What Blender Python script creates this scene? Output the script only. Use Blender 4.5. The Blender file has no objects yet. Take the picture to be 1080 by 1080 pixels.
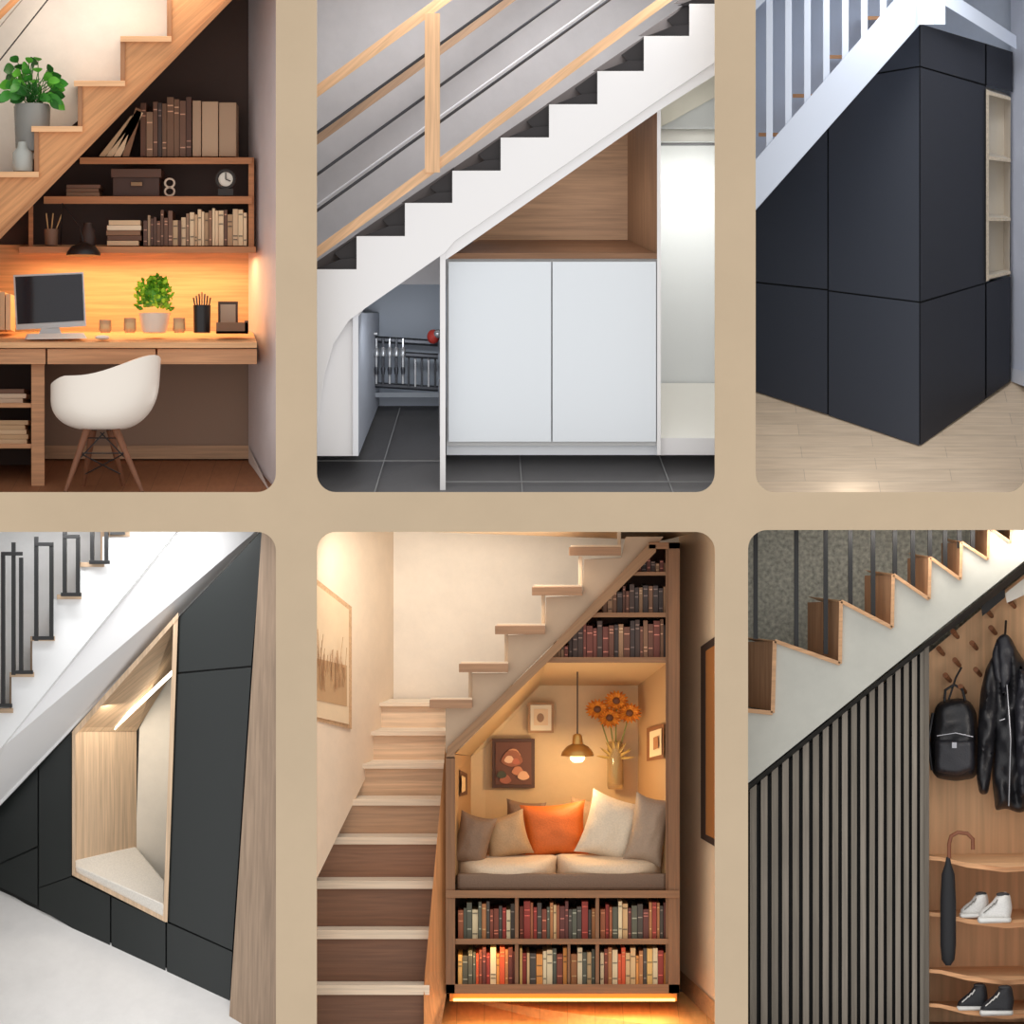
import bpy, bmesh, math, random
from mathutils import Vector, Matrix, noise
from mathutils.geometry import delaunay_2d_cdt
random.seed(7)
D=40.0
sc=bpy.context.scene
def S(d): return (D+d)/D/100.0
def V(px,py,d=0.0):
    s=S(d); return Vector(((px-540)*s, d, 5.4+(540-py)*s))
def lin(c):
    c/=255.0
    return c/12.92 if c<=0.04045 else ((c+0.055)/1.055)**2.4
def cap(c,m=.86):
    q=max(c); return [x*m/q for x in c] if q>m else list(c)
_m={}
def M(r,g,b,kind='plain',rough=0.6,k=1.35,metal=0.0,axis='x',emit=0.0,sc_=1.0,trans=0.0):
    key=(r,g,b,kind,rough,k,metal,axis,emit,sc_,trans)
    if key in _m: return _m[key]
    m=bpy.data.materials.new(f"{kind}_{r}_{g}_{b}"); m.use_nodes=True
    nt=m.node_tree; n=nt.nodes; l=nt.links; p=n['Principled BSDF']
    c=cap([lin(x)*k for x in (r,g,b)])
    p.inputs['Base Color'].default_value=(*c,1); p.inputs['Roughness'].default_value=rough
    p.inputs['Metallic'].default_value=metal
    if trans: 
        p.inputs['Transmission Weight'].default_value=trans; p.inputs['IOR'].default_value=1.3
    if emit:
        p.inputs['Emission Color'].default_value=(lin(r),lin(g),lin(b),1); p.inputs['Emission Strength'].default_value=emit
    if kind in('wood','plaster','fabric','leather','slat','speck'):
        tc=n.new('ShaderNodeTexCoord'); mp=n.new('ShaderNodeMapping'); nz=n.new('ShaderNodeTexNoise'); cr=n.new('ShaderNodeValToRGB')
        src=tc.outputs['Object']
        if axis=='d' and kind=='wood':
            m0=n.new('ShaderNodeMapping'); m0.inputs['Rotation'].default_value=(0,.72,0); l.new(src,m0.inputs['Vector']); src=m0.outputs['Vector']
        l.new(src,mp.inputs['Vector']); l.new(mp.outputs['Vector'],nz.inputs['Vector']); l.new(nz.outputs['Fac'],cr.inputs['Fac']); l.new(cr.outputs['Color'],p.inputs['Base Color'])
        bs=.12
        if kind in('wood','slat'):
            q={'x':(0.8,20,20),'y':(20,.8,20),'z':(20,20,0.8),'d':(.8,20,20)}[axis]
            mp.inputs['Scale'].default_value=[v*sc_ for v in q]
            nz.inputs['Scale'].default_value=1.6; nz.inputs['Detail'].default_value=7; nz.inputs['Distortion'].default_value=0.5; lo,hi=0.78,1.14
        elif kind=='plaster':
            nz.inputs['Scale'].default_value=2.6*sc_; nz.inputs['Detail'].default_value=10; nz.inputs['Roughness'].default_value=.7; lo,hi=0.92,1.03
        elif kind=='speck':
            nz.inputs['Scale'].default_value=22; nz.inputs['Detail'].default_value=3; lo,hi=0.62,1.45
        else:
            nz.inputs['Scale'].default_value=60; nz.inputs['Detail'].default_value=3; lo,hi=0.9,1.06; bs=.25
        cr.color_ramp.elements[0].position=0.3; cr.color_ramp.elements[1].position=0.7
        cr.color_ramp.elements[0].color=(*cap([x*lo for x in c],.9),1); cr.color_ramp.elements[1].color=(*cap([x*hi for x in c],.9),1)
        bp=n.new('ShaderNodeBump'); bp.inputs['Strength'].default_value=bs; bp.inputs['Distance'].default_value=0.02
        l.new(nz.outputs['Fac'],bp.inputs['Height']); l.new(bp.outputs['Normal'],p.inputs['Normal'])
    if kind=='planks':
        tc=n.new('ShaderNodeTexCoord'); mp=n.new('ShaderNodeMapping'); br=n.new('ShaderNodeTexBrick'); nz=n.new('ShaderNodeTexNoise'); mx=n.new('ShaderNodeMixRGB'); mp2=n.new('ShaderNodeMapping'); cr=n.new('ShaderNodeValToRGB')
        l.new(tc.outputs['Object'],mp.inputs['Vector']); l.new(tc.outputs['Object'],mp2.inputs['Vector'])
        if axis=='y': mp.inputs['Rotation'].default_value=(0,0,math.pi/2)
        mp2.inputs['Scale'].default_value=(1.5,14,14) if axis=='x' else (14,1.5,14)
        br.inputs['Scale'].default_value=1.0*sc_; br.inputs['Brick Width'].default_value=2.2; br.inputs['Row Height'].default_value=0.3; br.inputs['Mortar Size'].default_value=0.004
        br.inputs['Color1'].default_value=(*[x*.95 for x in c],1); br.inputs['Color2'].default_value=(*cap([x*1.04 for x in c],.9),1); br.inputs['Mortar'].default_value=(*[x*.68 for x in c],1)
        l.new(mp.outputs['Vector'],br.inputs['Vector']); l.new(mp2.outputs['Vector'],nz.inputs['Vector']); nz.inputs['Scale'].default_value=1.5; nz.inputs['Detail'].default_value=5
        cr.color_ramp.elements[0].position=.3; cr.color_ramp.elements[1].position=.7; cr.color_ramp.elements[0].color=(.72,.68,.64,1); cr.color_ramp.elements[1].color=(1,1,1,1)
        l.new(nz.outputs['Fac'],cr.inputs['Fac'])
        mx.blend_type='MULTIPLY'; mx.inputs['Fac'].default_value=0.6
        l.new(br.outputs['Color'],mx.inputs[1]); l.new(cr.outputs['Color'],mx.inputs[2]); l.new(mx.outputs['Color'],p.inputs['Base Color'])
    _m[key]=m; return m

class MB:
    def __init__(s,name): s.name=name; s.v=[]; s.f=[]; s.mi=[]; s.mats=[]
    def m(s,mat):
        if mat not in s.mats: s.mats.append(mat)
        return s.mats.index(mat)
    def add(s,vs,fs,mat):
        o=len(s.v); s.v+= [Vector(v) for v in vs]; k=s.m(mat)
        for f in fs: s.f.append([i+o for i in f]); s.mi.append(k)
        return s
    def prism(s,pts,d0,d1,mat,straight=False):
        n=len(pts); a=[V(x,y,d0) for x,y in pts]
        b=[Vector((p.x,d1,p.z)) for p in a] if straight else [V(x,y,d1) for x,y in pts]
        fs=[list(range(n)),list(range(2*n-1,n-1,-1))]+[[i,(i+1)%n,n+(i+1)%n,n+i] for i in range(n)]
        return s.add(a+b,fs,mat)
    def box(s,x0,y0,x1,y1,d0,d1,mat,straight=False):
        return s.prism([(x0,y0),(x1,y0),(x1,y1),(x0,y1)],d0,d1,mat,straight)
    def slab(s,pts,t,mat):
        n=len(pts); a=[V(*p) for p in pts]; b=[V(p[0],p[1],p[2]+t) for p in pts]
        fs=[list(range(n)),list(range(2*n-1,n-1,-1))]+[[i,(i+1)%n,n+(i+1)%n,n+i] for i in range(n)]
        return s.add(a+b,fs,mat)
    def tube(s,pts,r,mat,seg=8,r2=None):
        P=[V(*p) for p in pts]; n=len(P); vs=[];fs=[]
        up=Vector((0,1,0)) 
        for i,p in enumerate(P):
            t=(P[min(i+1,n-1)]-P[max(i-1,0)]).normalized()
            u=up if abs(t.dot(up))<0.95 else Vector((1,0,0))
            a=t.cross(u).normalized(); b=t.cross(a).normalized()
            rr=(r if r2 is None else r+(r2-r)*i/(n-1))*0.01
            for k in range(seg):
                q=2*math.pi*(k+.5)/seg; vs.append(p+a*math.cos(q)*rr+b*math.sin(q)*rr)
        for i in range(n-1):
            for k in range(seg):
                k2=(k+1)%seg; fs.append([i*seg+k,i*seg+k2,(i+1)*seg+k2,(i+1)*seg+k])
        fs.append(list(range(seg))[::-1]); fs.append([(n-1)*seg+k for k in range(seg)])
        return s.add(vs,fs,mat)
    def bar(s,p,q,w,t,mat):
        dx,dy=q[0]-p[0],q[1]-p[1]; L=math.hypot(dx,dy); nx,ny=-dy/L*w/2,dx/L*w/2
        return s.slab([(p[0]+nx,p[1]+ny,p[2]),(q[0]+nx,q[1]+ny,q[2]),(q[0]-nx,q[1]-ny,q[2]),(p[0]-nx,p[1]-ny,p[2])],t,mat)
    def lathe(s,cx,cy,d,prof,mat,seg=24):
        c=V(cx,cy,d); vs=[];fs=[]; n=len(prof)
        for r,h in prof:
            for k in range(seg):
                q=2*math.pi*k/seg; vs.append(Vector((r*math.cos(q),r*math.sin(q),h))*0.01+c)
        for i in range(n-1):
            for k in range(seg):
                k2=(k+1)%seg; fs.append([i*seg+k,i*seg+k2,(i+1)*seg+k2,(i+1)*seg+k])
        if prof[0][0]>0.01: fs.append(list(range(seg))[::-1])
        if prof[-1][0]>0.01: fs.append([(n-1)*seg+k for k in range(seg)])
        return s.add(vs,fs,mat)
    def ell(s,cx,cy,d,rx,ry,rd,mat,seg=16,rings=10,jit=0):
        c=V(cx,cy,d); vs=[];fs=[]
        for i in range(rings+1):
            th=math.pi*i/rings
            for k in range(seg):
                q=2*math.pi*k/seg; v=Vector((rx*math.sin(th)*math.cos(q),rd*math.sin(th)*math.sin(q),ry*math.cos(th)))*0.01
                if jit: v*=1+jit*noise.noise(v*9+c)
                vs.append(c+v)
        for i in range(rings):
            for k in range(seg):
                k2=(k+1)%seg; fs.append([i*seg+k,i*seg+k2,(i+1)*seg+k2,(i+1)*seg+k])
        return s.add(vs,fs,mat)
    def leaf(s,p,q,w,mat,bend=0.0):
        a=V(*p); b=V(*q); t=(b-a); L=t.length; side=t.cross(Vector((0,1,0)))
        side=side.normalized() if side.length>1e-5 else Vector((1,0,0))
        side=(side+Vector((0,random.uniform(-.5,.5),0))).normalized()
        vs=[];N=6
        for i in range(N+1):
            u=i/N; c=a+t*u+Vector((0,-1,0))*math.sin(u*math.pi)*L*.12+Vector((0,0,-bend*u*u))
            ww=w*0.01*math.sin(math.pi*min(1,u*.93+.07))**.8
            vs+= [c-side*ww,c+Vector((0,.01,0))-Vector((0,0,ww*.15)),c+side*ww]
        fs=[]
        for i in range(N):
            for k in(0,1): fs.append([i*3+k,i*3+k+1,i*3+k+4,i*3+k+3])
        return s.add(vs,fs,mat)
    def cushion(s,cx,cy,d,w,h,t,mat,ang=0,yaw=0,pitch=0,pinch=.12,wr=.02,N=18):
        R=Matrix.Rotation(yaw,3,'Z')@Matrix.Rotation(pitch,3,'X')@Matrix.Rotation(ang,3,'Y'); c=V(cx,cy,d)
        for sg in(1,-1):
            vs=[];fs=[]
            for i in range(N+1):
                for j in range(N+1):
                    u=2*i/N-1; v=2*j/N-1
                    x=u*(1-pinch*(1-v*v)); z=v*(1-pinch*(1-u*u))
                    th=((1-abs(u)**2.5)*(1-abs(v)**2.5))**.55
                    y=-sg*th*t/2
                    y+= wr*100*noise.noise(Vector((u*2.2+cx,v*2.2+cy,sg)))*th
                    vs.append(c+R@(Vector((x*w/2,y,z*h/2))*0.01))
            for i in range(N):
                for j in range(N):
                    a=i*(N+1)+j; q=[a,a+1,a+N+2,a+N+1]; fs.append(q if sg>0 else q[::-1])
            s.add(vs,fs,mat)
        return s
    def puff(s,pts,d,R,t,mat,step=3.0,wr=0.0,wf=0.08,back=True,stretch=1.0):
        n=len(pts); P=[]
        for i in range(n):
            a=Vector(pts[i]); b=Vector(pts[(i+1)%n]); L=(b-a).length; k=max(1,int(L/step))
            for j in range(k): P.append(a+(b-a)*j/k)
        for _ in range(2): P=[(P[i-1]+P[i]*2+P[(i+1)%len(P)])/4 for i in range(len(P))]
        m=len(P)
        def inside(x,y):
            c=False; j=m-1
            for i in range(m):
                if (P[i].y>y)!=(P[j].y>y) and x<(P[j].x-P[i].x)*(y-P[i].y)/(P[j].y-P[i].y)+P[i].x: c=not c
                j=i
            return c
        def dist(x,y):
            q=Vector((x,y)); best=1e9
            for i in range(m):
                a=P[i-1]; b=P[i]; ab=b-a; L=ab.length_squared
                u=0 if L==0 else max(0,min(1,(q-a).dot(ab)/L)); dd=(q-a-ab*u).length
                if dd<best: best=dd
            return best
        ins=[]
        x0=min(p.x for p in P);x1=max(p.x for p in P);y0=min(p.y for p in P);y1=max(p.y for p in P)
        y=y0;r=0
        while y<=y1:
            x=x0+(step/2 if r%2 else 0)
            while x<=x1:
                if inside(x,y) and dist(x,y)>step*.5: ins.append(Vector((x,y)))
                x+=step
            y+=step*.87; r+=1
        res=delaunay_2d_cdt(P+ins,[],[list(range(m))],1,1e-4)
        vv,ff=res[0],res[2]
        hs=[]
        for v in vv:
            dd=dist(v.x,v.y); u=min(dd/R,1); h=t*math.sqrt(max(0,1-(1-u)**2))
            if wr: h+=wr*u*noise.noise(Vector((v.x*wf,v.y*wf*stretch,d)))*2
            hs.append(h)
        s.add([V(v.x,v.y,d-hs[i]*.01) for i,v in enumerate(vv)],[list(f) for f in ff],mat)
        if back: s.add([V(v.x,v.y,d+0.3*hs[i]*.01) for i,v in enumerate(vv)],[list(f)[::-1] for f in ff],mat)
        return s
    def done(s,bevel=0.0,smooth=False,angle=40,fixn=True):
        me=bpy.data.meshes.new(s.name)
        me.from_pydata([v for v in s.v],[],s.f)
        for m in s.mats: me.materials.append(m)
        for p,k in zip(me.polygons,s.mi): p.material_index=k
        bm=bmesh.new(); bm.from_mesh(me)
        if fixn: bmesh.ops.recalc_face_normals(bm,faces=bm.faces)
        bm.to_mesh(me); bm.free()
        if smooth:
            me.shade_smooth(); me.set_sharp_from_angle(angle=math.radians(angle))
        ob=bpy.data.objects.new(s.name,me); sc.collection.objects.link(ob)
        if bevel:
            b=ob.modifiers.new('bevel','BEVEL'); b.width=bevel; b.segments=2; b.limit_method='ANGLE'; b.angle_limit=math.radians(40)
        return ob

def books(name,x0,x1,yb,h0,h1,d0,d1,pal,w0=3,w1=8,k=1.35):
    mb=MB(name); x=x0
    while x<x1-1.5:
        w=min(random.uniform(w0,w1),x1-x); h=random.uniform(h0,h1); c=random.choice(pal); dd=d0+random.uniform(0,.04)
        mat=M(*c,rough=.55,k=k); mb.box(x+.25,yb-h,x+w-.25,yb,dd,d1,mat,True)
        if w>3.2:
            c2=[min(255,int(q*1.5+40)) for q in c] if sum(c)<360 else [int(q*.55) for q in c]
            m2=M(*c2,rough=.5,k=k)
            for f in random.sample([.15,.25,.6,.75,.85],2):
                mb.box(x+.7,yb-h*f-1.2,x+w-.7,yb-h*f,dd-.006,dd+.01,m2,True)
        x+=w
    return mb.done()
def stack(mb,x0,x1,yb,n,th,d0,d1,pal,k=1.35):
    for i in range(n):
        a=random.uniform(0,3); b=random.uniform(0,4); mb.box(x0+a,yb-(i+1)*th+.3,x1-b,yb-i*th,d0,d1,M(*random.choice(pal),k=k),True)
def arealight(name,px,py,d,tx,ty,td,sx,sy,e,col=(1,1,1)):
    L=bpy.data.lights.new(name,'AREA'); L.shape='RECTANGLE'; L.size=sx; L.size_y=sy; L.energy=e; L.color=col
    o=bpy.data.objects.new(name,L); sc.collection.objects.link(o); o.location=V(px,py,d)
    v=V(tx,ty,td)-V(px,py,d); v.x=0 if abs(tx-px)<60 else v.x
    o.rotation_euler=v.to_track_quat('-Z','Y').to_euler(); return o
def pointlight(name,px,py,d,e,col,r=.05):
    L=bpy.data.lights.new(name,'POINT'); L.energy=e; L.color=col; L.shadow_soft_size=r
    o=bpy.data.objects.new(name,L); sc.collection.objects.link(o); o.location=V(px,py,d); return o

# ================= camera / world
cam=bpy.data.cameras.new('camera'); co=bpy.data.objects.new('camera',cam); sc.collection.objects.link(co)
co.location=(0,-D,5.4); co.rotation_euler=(math.pi/2,0,0); cam.sensor_width=36; cam.lens=36*D/10.8; cam.clip_end=200
sc.camera=co
w=bpy.data.worlds.new('world'); sc.world=w; w.use_nodes=True; bg=w.node_tree.nodes['Background']; bg.inputs[0].default_value=(1,.99,.98,1); bg.inputs[1].default_value=1.0
try: sc.view_settings.view_transform='Standard'; sc.view_settings.look='None'
except Exception: pass

# ================= facade wall with six rounded openings
def rr(x0,y0,x1,y1,r=20,n=8):
    o=[]
    for cx,cy,a in((x1-r,y0+r,-90),(x1-r,y1-r,0),(x0+r,y1-r,90),(x0+r,y0+r,180)):
        for i in range(n+1):
            q=math.radians(a+90*i/n); o.append((cx+r*math.cos(q),cy+r*math.sin(q)))
    return o
cu=bpy.data.curves.new('wall_front','CURVE'); cu.dimensions='2D'; cu.fill_mode='BOTH'; cu.extrude=0.03
def spl(pts):
    sp=cu.splines.new('POLY'); sp.points.add(len(pts)-1)
    for i,(x,y) in enumerate(pts): sp.points[i].co=((x-540)/100,5.4+(540-y)/100,0,1)
    sp.use_cyclic_u=True
spl([(-70,-70),(1150,-70),(1150,1150),(-70,1150)])
OPEN=[(-44,-44,291,519),(334,-44,754,519),(797,-44,1082,519),(-44,561,291,1124),(334,561,754,1124),(789,559,1124,1124)]
for o in OPEN: spl(rr(*o))
tmp=bpy.data.objects.new('tmp',cu); sc.collection.objects.link(tmp)
dg=bpy.context.evaluated_depsgraph_get(); me=bpy.data.meshes.new_from_object(tmp.evaluated_get(dg)); 
fw=bpy.data.objects.new('wall_front',me); sc.collection.objects.link(fw); fw.rotation_euler=(math.pi/2,0,0); fw.location=(0,0.03,0)
me.materials.clear(); me.materials.append(M(200,178,149,'plaster',.8,1.0,sc_=.15)); bpy.data.objects.remove(tmp)
shell=M(190,188,184,k=1.0); 
def wallbox(n,*a,mat=shell): MB(n).box(*a,mat).done()
wallbox('wall_left',-66,-66,-52,1146,.07,3.2); wallbox('wall_right',1130,-66,1144,1146,.07,3.2)
wallbox('wall_partition_a',309,-50,316,1130,.07,3.2); wallbox('wall_partition_b',768,-50,775,1130,.07,3.2)
wallbox('ceiling',-66,-66,1144,-52,.07,3.2); wallbox('floor',-66,1132,1144,1146,.07,3.2)
wallbox('floor_upper',-50,534,1130,543,.07,3.2); wallbox('wall_back',-66,-66,1144,1146,3.2,3.3)

# ================= PANEL 1 : home office
DW=M(64,45,36,'plaster',k=1.5)
MB('wall_office_back').slab([(-48,-48,2.4),(262,-48,2.4),(262,262,2.4),(-48,262,2.4)],.1,DW).slab([(-48,380,2.4),(262,380,2.4),(262,486,2.4),(-48,486,2.4)],.1,M(128,104,86,k=1.4)).done()
MB('wall_office_panelling').slab([(-48,258,2.36),(262,258,2.36),(262,382,2.36),(-48,382,2.36)],.1,M(222,176,128,'wood',k=1.0)).done()
MB('wall_office_side').slab([(262,-48,2.3),(307,-48,.3),(307,560,.3),(262,486,2.3)],.06,M(198,190,190,'plaster',k=1.25)).done()
MB('floor_office').slab([(-48,484,2.4),(262,484,2.4),(307,533,.2),(-48,533,.2)],.1,M(116,76,50,'planks',k=1.6,axis='y')).done()
MB('baseboard_office').box(40,470,262,484,2.3,2.4,M(170,135,104,'wood',k=1.2)).slab([(262,470,2.25),(285,519,.75),(292,533,.45),(292,560,.45),(262,486,2.25)],.03,M(205,195,188,k=1.2)).done()
MB('wall_stairwell').slab([(-48,-48,1.5),(205,-48,1.5),(178,44,1.5),(-48,240,1.5)],.1,M(240,234,226,'plaster',k=1.2)).done()
SW=M(198,140,92,'wood',k=1.15,axis='d'); SWd=M(160,112,76,'wood',k=1.1,axis='z'); SWl=M(226,176,130,'wood',k=1.25)  # paler tread and darker riser wood: light and shade put into the colour
st=MB('staircase')
st.prism([(180,-48),(180,38),(131,42),(131,87),(86,89),(86,135),(40,137),(40,182),(-6,184),(-6,226),(-44,228),(-44,298),(0,252),(245,0),(290,-48)],.7,1.45,SW)
for i,(xr,y) in enumerate([(180,38),(131,85),(86,133),(40,181)]):
    st.box(xr-53 if i<3 else xr-80,y,xr+1,y+6,.64,1.45,SWl)
    st.box(xr-4,y-44,xr+1,y,.68,1.4,SWd)
st.bar((-44,294,.66),(288,-48,.66),5,.2,M(170,116,74,'wood',k=1.1,axis='d'))
st.done(.004)
r=MB('stair_handrail'); r.bar((-10,26,.9),(28,-12,.9),7,.06,SW); r.tube([(-10,76,.9),(66,-20,.9)],.8,M(40,36,34)).tube([(-10,40,1.2),(40,-20,1.2)],.6,M(150,140,130)); r.done()
pl=MB('potted_pothos'); G=[M(52,120,40,rough=.4),M(88,160,52,rough=.4),M(36,92,32,rough=.4)]
for i in range(64):
    a=random.uniform(-1.5,1.5); L=random.uniform(12,46-12*abs(a)); bx=36+random.uniform(-8,8); by=112-random.uniform(0,6)
    p=(bx,by,1.0); mx,my=bx+math.sin(a)*L*.8,by-math.cos(a)*L-2
    dd=1.0+random.uniform(-.2,.2); pl.tube([p,((bx+mx)/2,(by+my)/2-3,dd),(mx,my,dd)],.5,G[2],5)
    pl.leaf((mx,my,dd),(mx+math.sin(a)*13+random.uniform(-5,5),my-math.cos(a)*10+random.uniform(0,11),dd-.1),random.uniform(4.5,6.5),random.choice(G),.03)
pl.lathe(34,160,1.0,[(17,0),(18,4),(20,48),(18.5,51),(17,48),(15,8),(0,8)],M(160,160,156,rough=.12,k=1.1,trans=.35)); pl.done(smooth=True,fixn=False)
b=MB('glass_bottle'); b.lathe(24,181,.85,[(10,0),(11,2),(11,20),(6,26),(5,32),(4,32),(4,26),(0,20)],M(200,205,202,rough=.08,trans=.5)); b.done(smooth=True)
sh=MB('bookshelf'); W1=M(166,108,68,'wood',k=1.3)
sh.box(84,166,266,173,1.7,2.38,W1); sh.box(46,207,266,215,1.7,2.38,W1); sh.box(20,260,270,267,1.6,2.38,W1); sh.box(262,166,268,262,1.75,2.38,W1); sh.box(30,212,35,262,1.8,2.38,W1); sh.done(.004)
P1=[(84,54,40),(104,72,54),(132,102,78),(64,50,44),(150,122,94),(96,62,44),(112,80,58)]
P1b=[(182,148,112),(196,165,130),(210,180,144),(124,88,62),(94,62,44),(166,130,96)]
mb=MB('leaning_book_row')
for i,(x,t_) in enumerate([(104,34),(112,30),(120,24),(129,14)]):
    h=40+i*3; mb.prism([(x,165),(x+7,165),(x+7+t_,165-h),(x+t_,162-h)],1.75,2.1,M(*P1b[i]))
mb.done()
books('book_row',148,176,165,44,58,1.8,2.2,P1,4,8)
books('book_row',176,202,165,58,64,1.8,2.2,P1,6,9)
mb=MB('binder_row')
for i,(a,b_) in enumerate([(203,212),(213,230),(231,249)]): mb.box(a,106+i,b_,165,1.8,2.2,M(*[(178,146,118),(188,156,126),(175,144,116)][i],k=1.1),True)
mb.done(.006)
mb=MB('stack_of_books'); stack(mb,68,106,207,3,4.2,1.8,2.2,P1+[(190,170,150)]); mb.done(.003)
mb=MB('storage_box'); mb.box(119,180,168,207,1.8,2.2,M(66,42,32,k=1.3),True).box(117,178,170,187,1.77,2.22,M(82,54,40,k=1.3),True).box(138,192,150,196,1.75,1.8,M(130,100,70)).done(.005)
mb=MB('figure_ornament'); 
for cy in(193,202): mb.tube([(179+5*math.cos(q),cy+4.5*math.sin(q),1.8) for q in [i*math.pi/8 for i in range(17)]],1.2,M(190,170,150))
mb.done(smooth=True)
mb=MB('table_clock')
mb.tube([(238+9.5*math.cos(q),189+9.5*math.sin(q),1.75) for q in [i*math.pi/10 for i in range(21)]],2,M(40,34,30)); mb.prism([(238+9*math.cos(q),189+9*math.sin(q)) for q in [i*math.pi/10 for i in range(20)]],1.76,1.85,M(225,215,200)); mb.bar((238,189,1.74),(238,182,1.74),1,.01,M(20,20,20)).bar((238,189,1.74),(243,191,1.74),1,.01,M(20,20,20)); mb.box(230,199,246,206,1.72,1.86,M(40,34,30)); mb.done(smooth=True)
mb=MB('stack_of_books'); stack(mb,112,150,259,5,5.4,1.75,2.2,P1b+[(225,200,170)]); mb.done(.003)
books('book_row',151,200,259,26,38,1.75,2.2,P1b+P1,3,6); books('book_row',200,261,259,32,40,1.75,2.2,P1b+[(220,190,150)],3,6)
mb=MB('pencil_cup'); mb.lathe(54,259,1.85,[(7,0),(8,18),(7,18),(6,2),(0,2)],M(120,90,70))
for q in(-3,0,4): mb.tube([(54+q,245,1.85),(56+q*2.4,225,1.85)],.8,M(190,150,100),6)
mb.done(smooth=True)
mb=MB('ceramic_jar'); mb.lathe(93,259,1.85,[(8,0),(9,6),(8,16),(5,21),(5,25),(0,25)],M(60,44,38)); mb.done(smooth=True)
bk=M(28,24,24,rough=.35,k=1)
mb=MB('desk_lamp'); mb.lathe(88,258,1.45,[(19,-12),(18,-8),(13,-2),(6,1),(2,3),(0,3)],bk).tube([(88,257,1.45),(84,238,1.5),(66,215,1.6),(64,258,1.9)],1,bk).done(smooth=True)
dk=MB('desk'); DT=M(212,162,116,'wood',k=1.2); DF=M(182,132,94,'wood',k=1.25)
dk.slab([(-48,350,2.3),(266,349,2.3),(271,361,.95),(-48,361,.95)],.02,DT); dk.box(-48,361,271,367,.93,2.3,DT); dk.box(-48,368,48,384,.97,2.2,DF); dk.box(50,368,164,384,.96,2.2,DF); dk.box(166,368,271,384,.97,2.2,DF); dk.done(.004)
cb=MB('under_desk_cabinet'); cb.box(33,384,47,533,1.1,2.2,DF)
for y in(425,468,512): cb.box(-48,y,36,y+5,1.15,2.2,DF)
cb.box(-48,384,35,533,2.1,2.2,M(60,38,26)); cb.done(.004)
mb=MB('stack_of_books'); stack(mb,-10,30,468,5,5,1.3,1.9,P1b+[(230,215,190)]); mb.done(.003)
mb=MB('stack_of_books'); stack(mb,-10,28,425,3,5,1.3,1.9,P1+[(200,175,150)]); mb.done(.003)
mb=MB('desktop_computer'); al=M(205,205,205,rough=.3,k=1)
mb.slab([(14,290,1.5),(88,287,1.4),(91,344,1.4),(17,348,1.5)],.05,al).slab([(16,292,1.49),(86.5,289,1.39),(88.5,338,1.39),(18.5,342,1.49)],.03,M(36,36,44,rough=.08,k=1)).prism([(44,345),(62,345),(66,354),(40,354)],1.46,1.55,al)
mb.slab([(28,352,1.5),(84,351,1.5),(88,357,1.2),(26,358,1.2)],.02,al); mb.done(.004)
mb=MB('keyboard'); mb.slab([(30,352,1.2),(88,351,1.2),(92,357,1.0),(28,358,1.0)],.02,M(240,236,230))
mb.done(.004)
mb=MB('computer_mouse'); mb.ell(108,356,1.05,8,2.6,10,M(240,236,230)); mb.done(smooth=True)
mb=MB('book_row_upright'); 
for i,x in enumerate((-6,0,6)): mb.box(x,306+i*2,x+5,348,1.6,2,M(*P1b[i]),True)
mb.done()
mb=MB('potted_shrub'); mb.lathe(163,351,1.4,[(12,0),(14,3),(17,20),(18,21),(16,21),(14,17),(0,17)],M(238,228,215,rough=.3)); 
GG=[M(128,175,45,rough=.5),M(170,205,60,rough=.5),M(84,140,35,rough=.5)]
mb.ell(163,313,1.4,13,13,13,GG[2],jit=.5)
for i in range(320):
    a=random.uniform(0,6.28); e=random.uniform(-.7,1.5); R=random.uniform(9,20)
    x=163+R*math.cos(e)*math.cos(a); y=314-R*math.sin(e)*1.1; dd=1.4+R*.01*math.cos(e)*math.sin(a)
    mb.leaf((x,y,dd),(x+(x-163)*.2+random.uniform(-3,3),y-random.uniform(0,6),dd-.05),2.0,random.choice(GG))
mb.done(smooth=True,fixn=False)
for x,hh in((111,14),(137,16),(189,16)):
    mb=MB('candle_glass'); mb.lathe(x,351,1.3,[(5,0),(7,3),(6.5,hh),(5.5,hh),(5,4),(0,4)],M(200,180,150,rough=.1,k=1.2,trans=.6)); mb.lathe(x,350,1.3,[(4.6,3),(4.6,hh-6),(0,hh-6)],M(250,225,180,emit=.8)); mb.done(smooth=True)
mb=MB('pen_holder'); mb.lathe(213,351,1.35,[(9,0),(9.5,30),(8.5,30),(8,2),(0,2)],bk)
for i in range(7): q=-6+i*2; mb.tube([(213+q,330,1.35),(213+q*1.5,308+abs(q),1.35)],.9,random.choice([bk,M(150,110,70),M(60,60,60)]),6)
mb.done(smooth=True)
mb=MB('picture_frame'); mb.box(230,318,251,348,1.5,1.56,M(70,50,38)).box(232.5,321,248.5,345,1.49,1.52,M(165,140,118)); mb.done(.003)
mb=MB('desk_tray'); mb.box(228,340,262,352,1.2,1.26,M(110,78,55)).box(228,349,262,352,1.2,1.45,M(110,78,55)).box(258,338,262,352,1.2,1.45,M(90,60,44)); mb.done(.003)
ch=MB('desk_armchair'); wh=M(236,226,214,rough=.35,k=1.25); c=V(108,453,.55); NT=48; NR=14
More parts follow.
